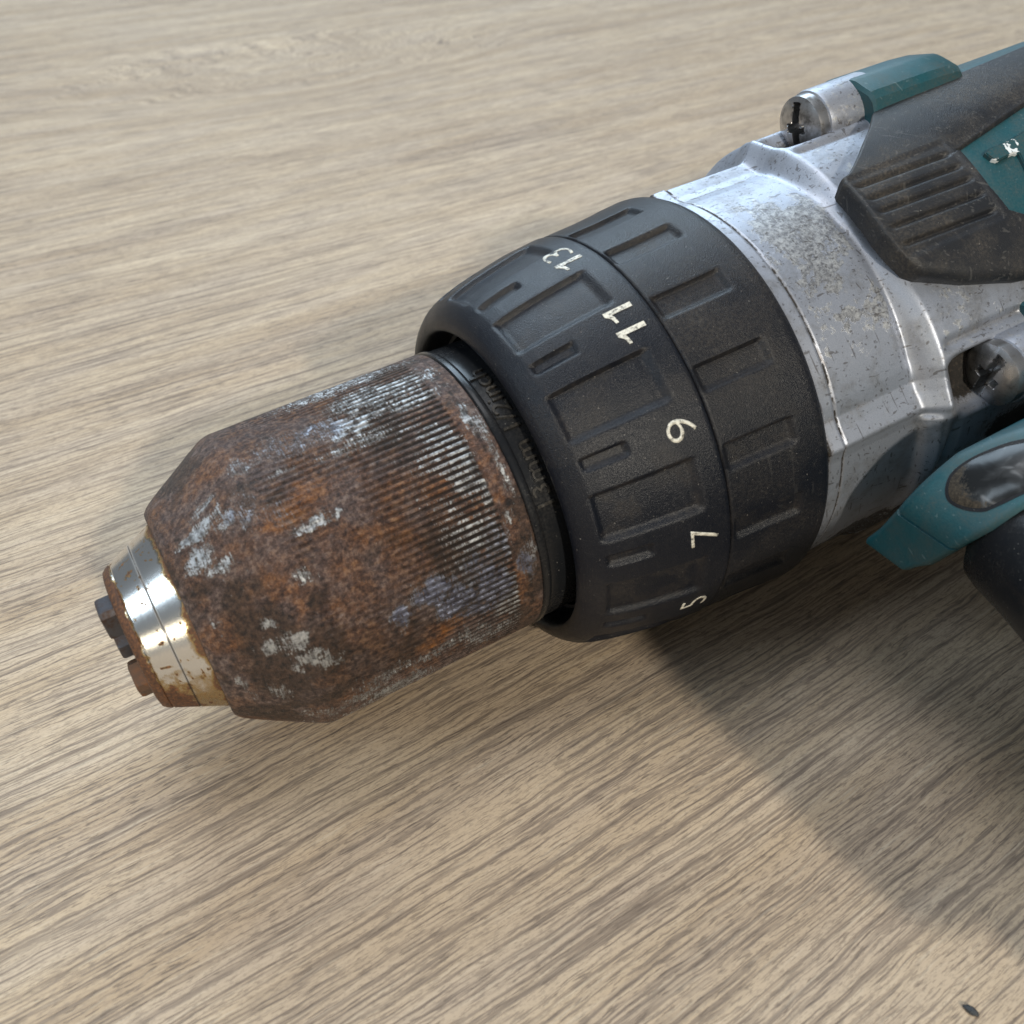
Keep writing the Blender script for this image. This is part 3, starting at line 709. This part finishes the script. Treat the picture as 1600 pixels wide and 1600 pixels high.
# --- handle neck with work light, trigger, grip, foot and battery
def sfront(w):
    return 45.0 + np.where(w > .8, .08 * (w - .8) ** 2, np.where(w < -8.0, .5 * (w + 8.0) ** 2, 0))
def make_neck():
    wv = np.concatenate([np.linspace(-11, -.1, 34), [.05, .15, .25, .40, .55], np.linspace(.8, 15, 50)])
    ut = np.interp(wv, [-11, -8, -5, .8, 3.3, 6.7, 9.1, 11.1, 12.7, 15], [33.5, 35.2, 37.0, 39.6, 40.5, 41.6, 42.4, 44.2, 46.2, 48.5])
    ub = np.interp(wv, [-11, -8, -6.5, -4.9, 1.3, 5, 8, 13, 15], [41.5, 43.2, 44.6, 46.3, 50.1, 52.5, 53.9, 56.5, 57.5])
    sf = sfront(wv); sf[(wv > .1) & (wv < .5)] += .32
    nk = 26; k = np.linspace(0, 1, nk)
    U = ut[None] * (1 - k[:, None]) + ub[None] * k[:, None]; Wm = np.repeat(wv[None], nk, 0); Sm = np.repeat(sf[None], nk, 0)
    rnd = (np.clip(1 - k / .10, 0, 1) ** 2 + np.clip((k - .90) / .10, 0, 1) ** 2)[:, None]
    Sm = Sm + .8 * rnd
    V = L3(Sm, U, Wm); th = L3(np.full_like(Sm, 84.0), np.clip(U, 34, 60), Wm * 1.0) - V
    patch("handle_neck", V, th, M['teal'], drill, sharp=40)
make_neck()
LENS = [(44.9, 6.5), (44.25, 7.9), (44.9, 9.5), (46.4, 11.0), (47.7, 11.9), (49.6, 12.8), (51.6, 13.2), (53.2, 12.6), (53.7, 11.3), (53.0, 9.9), (52.2, 9.0), (51.2, 7.8), (50.2, 6.75), (48.2, 5.95), (46.2, 5.75)]
def lens_piece(name, mat, grow, lift, dome, parent):
    P = np.array(LENS); c = P.mean(0)
    # resample closed outline smoothly
    Q = []
    n = len(P)
    for i in range(n):
        p0_, p1_, p2_, p3_ = P[i - 1], P[i], P[(i + 1) % n], P[(i + 2) % n]
        for t in np.linspace(0, 1, 6, endpoint=False):
            Q.append(.5 * ((2 * p1_) + (-p0_ + p2_) * t + (2 * p0_ - 5 * p1_ + 4 * p2_ - p3_) * t * t + (-p0_ + 3 * p1_ - 3 * p2_ + p3_) * t ** 3))
    Q = np.array(Q); d = Q - c; Q = c + d * (1 + grow / np.linalg.norm(d, axis=1))[:, None]
    rings = np.linspace(1, .02, 12); m = len(Q); V = []; D = []
    for k in [1.0] + list(rings):
        q = c + (Q - c) * k; u, w = q[:, 0], q[:, 1]
        sl = .16 * np.clip(w - .8, 0, 99); nn = np.sqrt(1 + sl ** 2)          # outward normal of the rounded front
        h = lift + dome * (1 - k ** 2.5) - (1.2 if not V else 0)
        V.append(L3(sfront(w) - h / nn, u, w + h * sl / nn))
        D.append(np.clip(.30 * (k > .78) + .95 * sst(1.0, -2.2, (w - 8.2) * .8 + (48.8 - u) * .65) * .8, 0, 1) if False else
                 np.clip(.25 * (k > .8) + .85 * (1 - sst(-2.6, .6, (w - 8.6) * .75 + (47.6 - u) * -.25)), 0, 1))
    V = np.concatenate(V); F = grid_faces(13, m, True) + [tuple(range(12 * m, 13 * m))]
    return mesh_obj(name, V, F, mat, parent, 45, dict(dirt=np.concatenate(D)))
bez = lens_piece("work_light_bezel", M['grip'], .38, .06, 0.0, drill)
lens_piece("work_light_lens", M['lens'], -.02, .09, .55, bez)

def loft(name, secs, mat, sharp=45, n=40, ex=2.6):
    """secs: (u, s_front, s_back, w_low, w_high) superellipse sections"""
    th = np.linspace(0, 2 * np.pi, n, endpoint=False); V = []
    sg = lambda x: np.sign(x) * np.abs(x) ** (2 / ex)
    for u, a, b, lo, hi in secs:
        V.append(L3((a + b) / 2 + (b - a) / 2 * sg(np.cos(th)), np.full(n, u), (lo + hi) / 2 + (hi - lo) / 2 * sg(np.sin(th))))
    k = len(secs); F = grid_faces(k, n, True) + [tuple(range(n - 1, -1, -1)), tuple(range((k - 1) * n, k * n))]
    return mesh_obj(name, np.concatenate(V), F, mat, drill, sharp)
loft("trigger", [(47.5, 52, 72, -9.5, 8.5), (49.5, 47.3, 72, -9.5, 9.0), (52, 46.2, 73, -9.5, 9.0), (56, 45.0, 73, -9.2, 9.0), (60, 43.6, 74, -9, 9), (64, 42.3, 74, -9, 9), (68, 42.2, 75, -9, 9), (72, 44, 75, -8.5, 8.5), (74, 50, 75, -7, 7)], M['gloss'])
loft("handle", [(46, 72, 106, -13, 10), (52, 66, 106, -16, 14), (70, 62, 102, -17, 17), (90, 60, 100, -17, 17), (104, 58, 102, -18, 18), (112, 54, 106, -22, 22)], M['grip'])
loft("handle_foot", [(106, 34, 118, -34, 33), (108, 28, 132, -36, 35.5), (118, 27, 136, -36.5, 36), (120, 28, 136, -36, 35.5)], M['teal'], ex=6)
loft("battery", [(120.4, 27, 135, -35.5, 35), (124, 26, 138, -36.3, 36), (160, 26, 138, -36.3, 36), (165, 28, 136, -34.5, 34)], M['grip'], ex=7)
loft("added_shadow_slab", [(106, 17.5, 60, -6, 38.0), (107, 17, 60, -6.5, 38.6), (117, 17, 60, -6.5, 38.6), (118, 17.5, 60, -6, 38.0)], M['gloss'], ex=5)  # unseen slab added beside the foot to step the cast shadow edge

# ------------------------------------------------------------------ crumb on the table
def make_crumb():
    bm = bmesh.new(); bmesh.ops.create_icosphere(bm, subdivisions=3, radius=1)
    for v in bm.verts:
        n = Vector(v.co); x = np.array([n.x * 1.7 + 3]); y = np.array([n.y * 1.7 + n.z * 1.3 + 5])
        k = .72 + .6 * float(fbm(x, y, 200)[0])
        v.co = Vector((n.x * 1.05 * k, n.y * .52 * k, max(n.z, -.75) * .42 * k + .30)) * MM
    me = bpy.data.meshes.new("rubber_crumb"); bm.to_mesh(me); bm.free(); me.materials.append(M['crumb'])
    o = bpy.data.objects.new("rubber_crumb", me); C.objects.link(o)
    o.location = (0.0528, 0.0578, 0); o.scale = (.88, .88, .88); o.rotation_euler = (0, 0, R(-38))
    tag(o, "small dark grey crumb lying alone on the bare wood grain table", "crumb")
make_crumb()
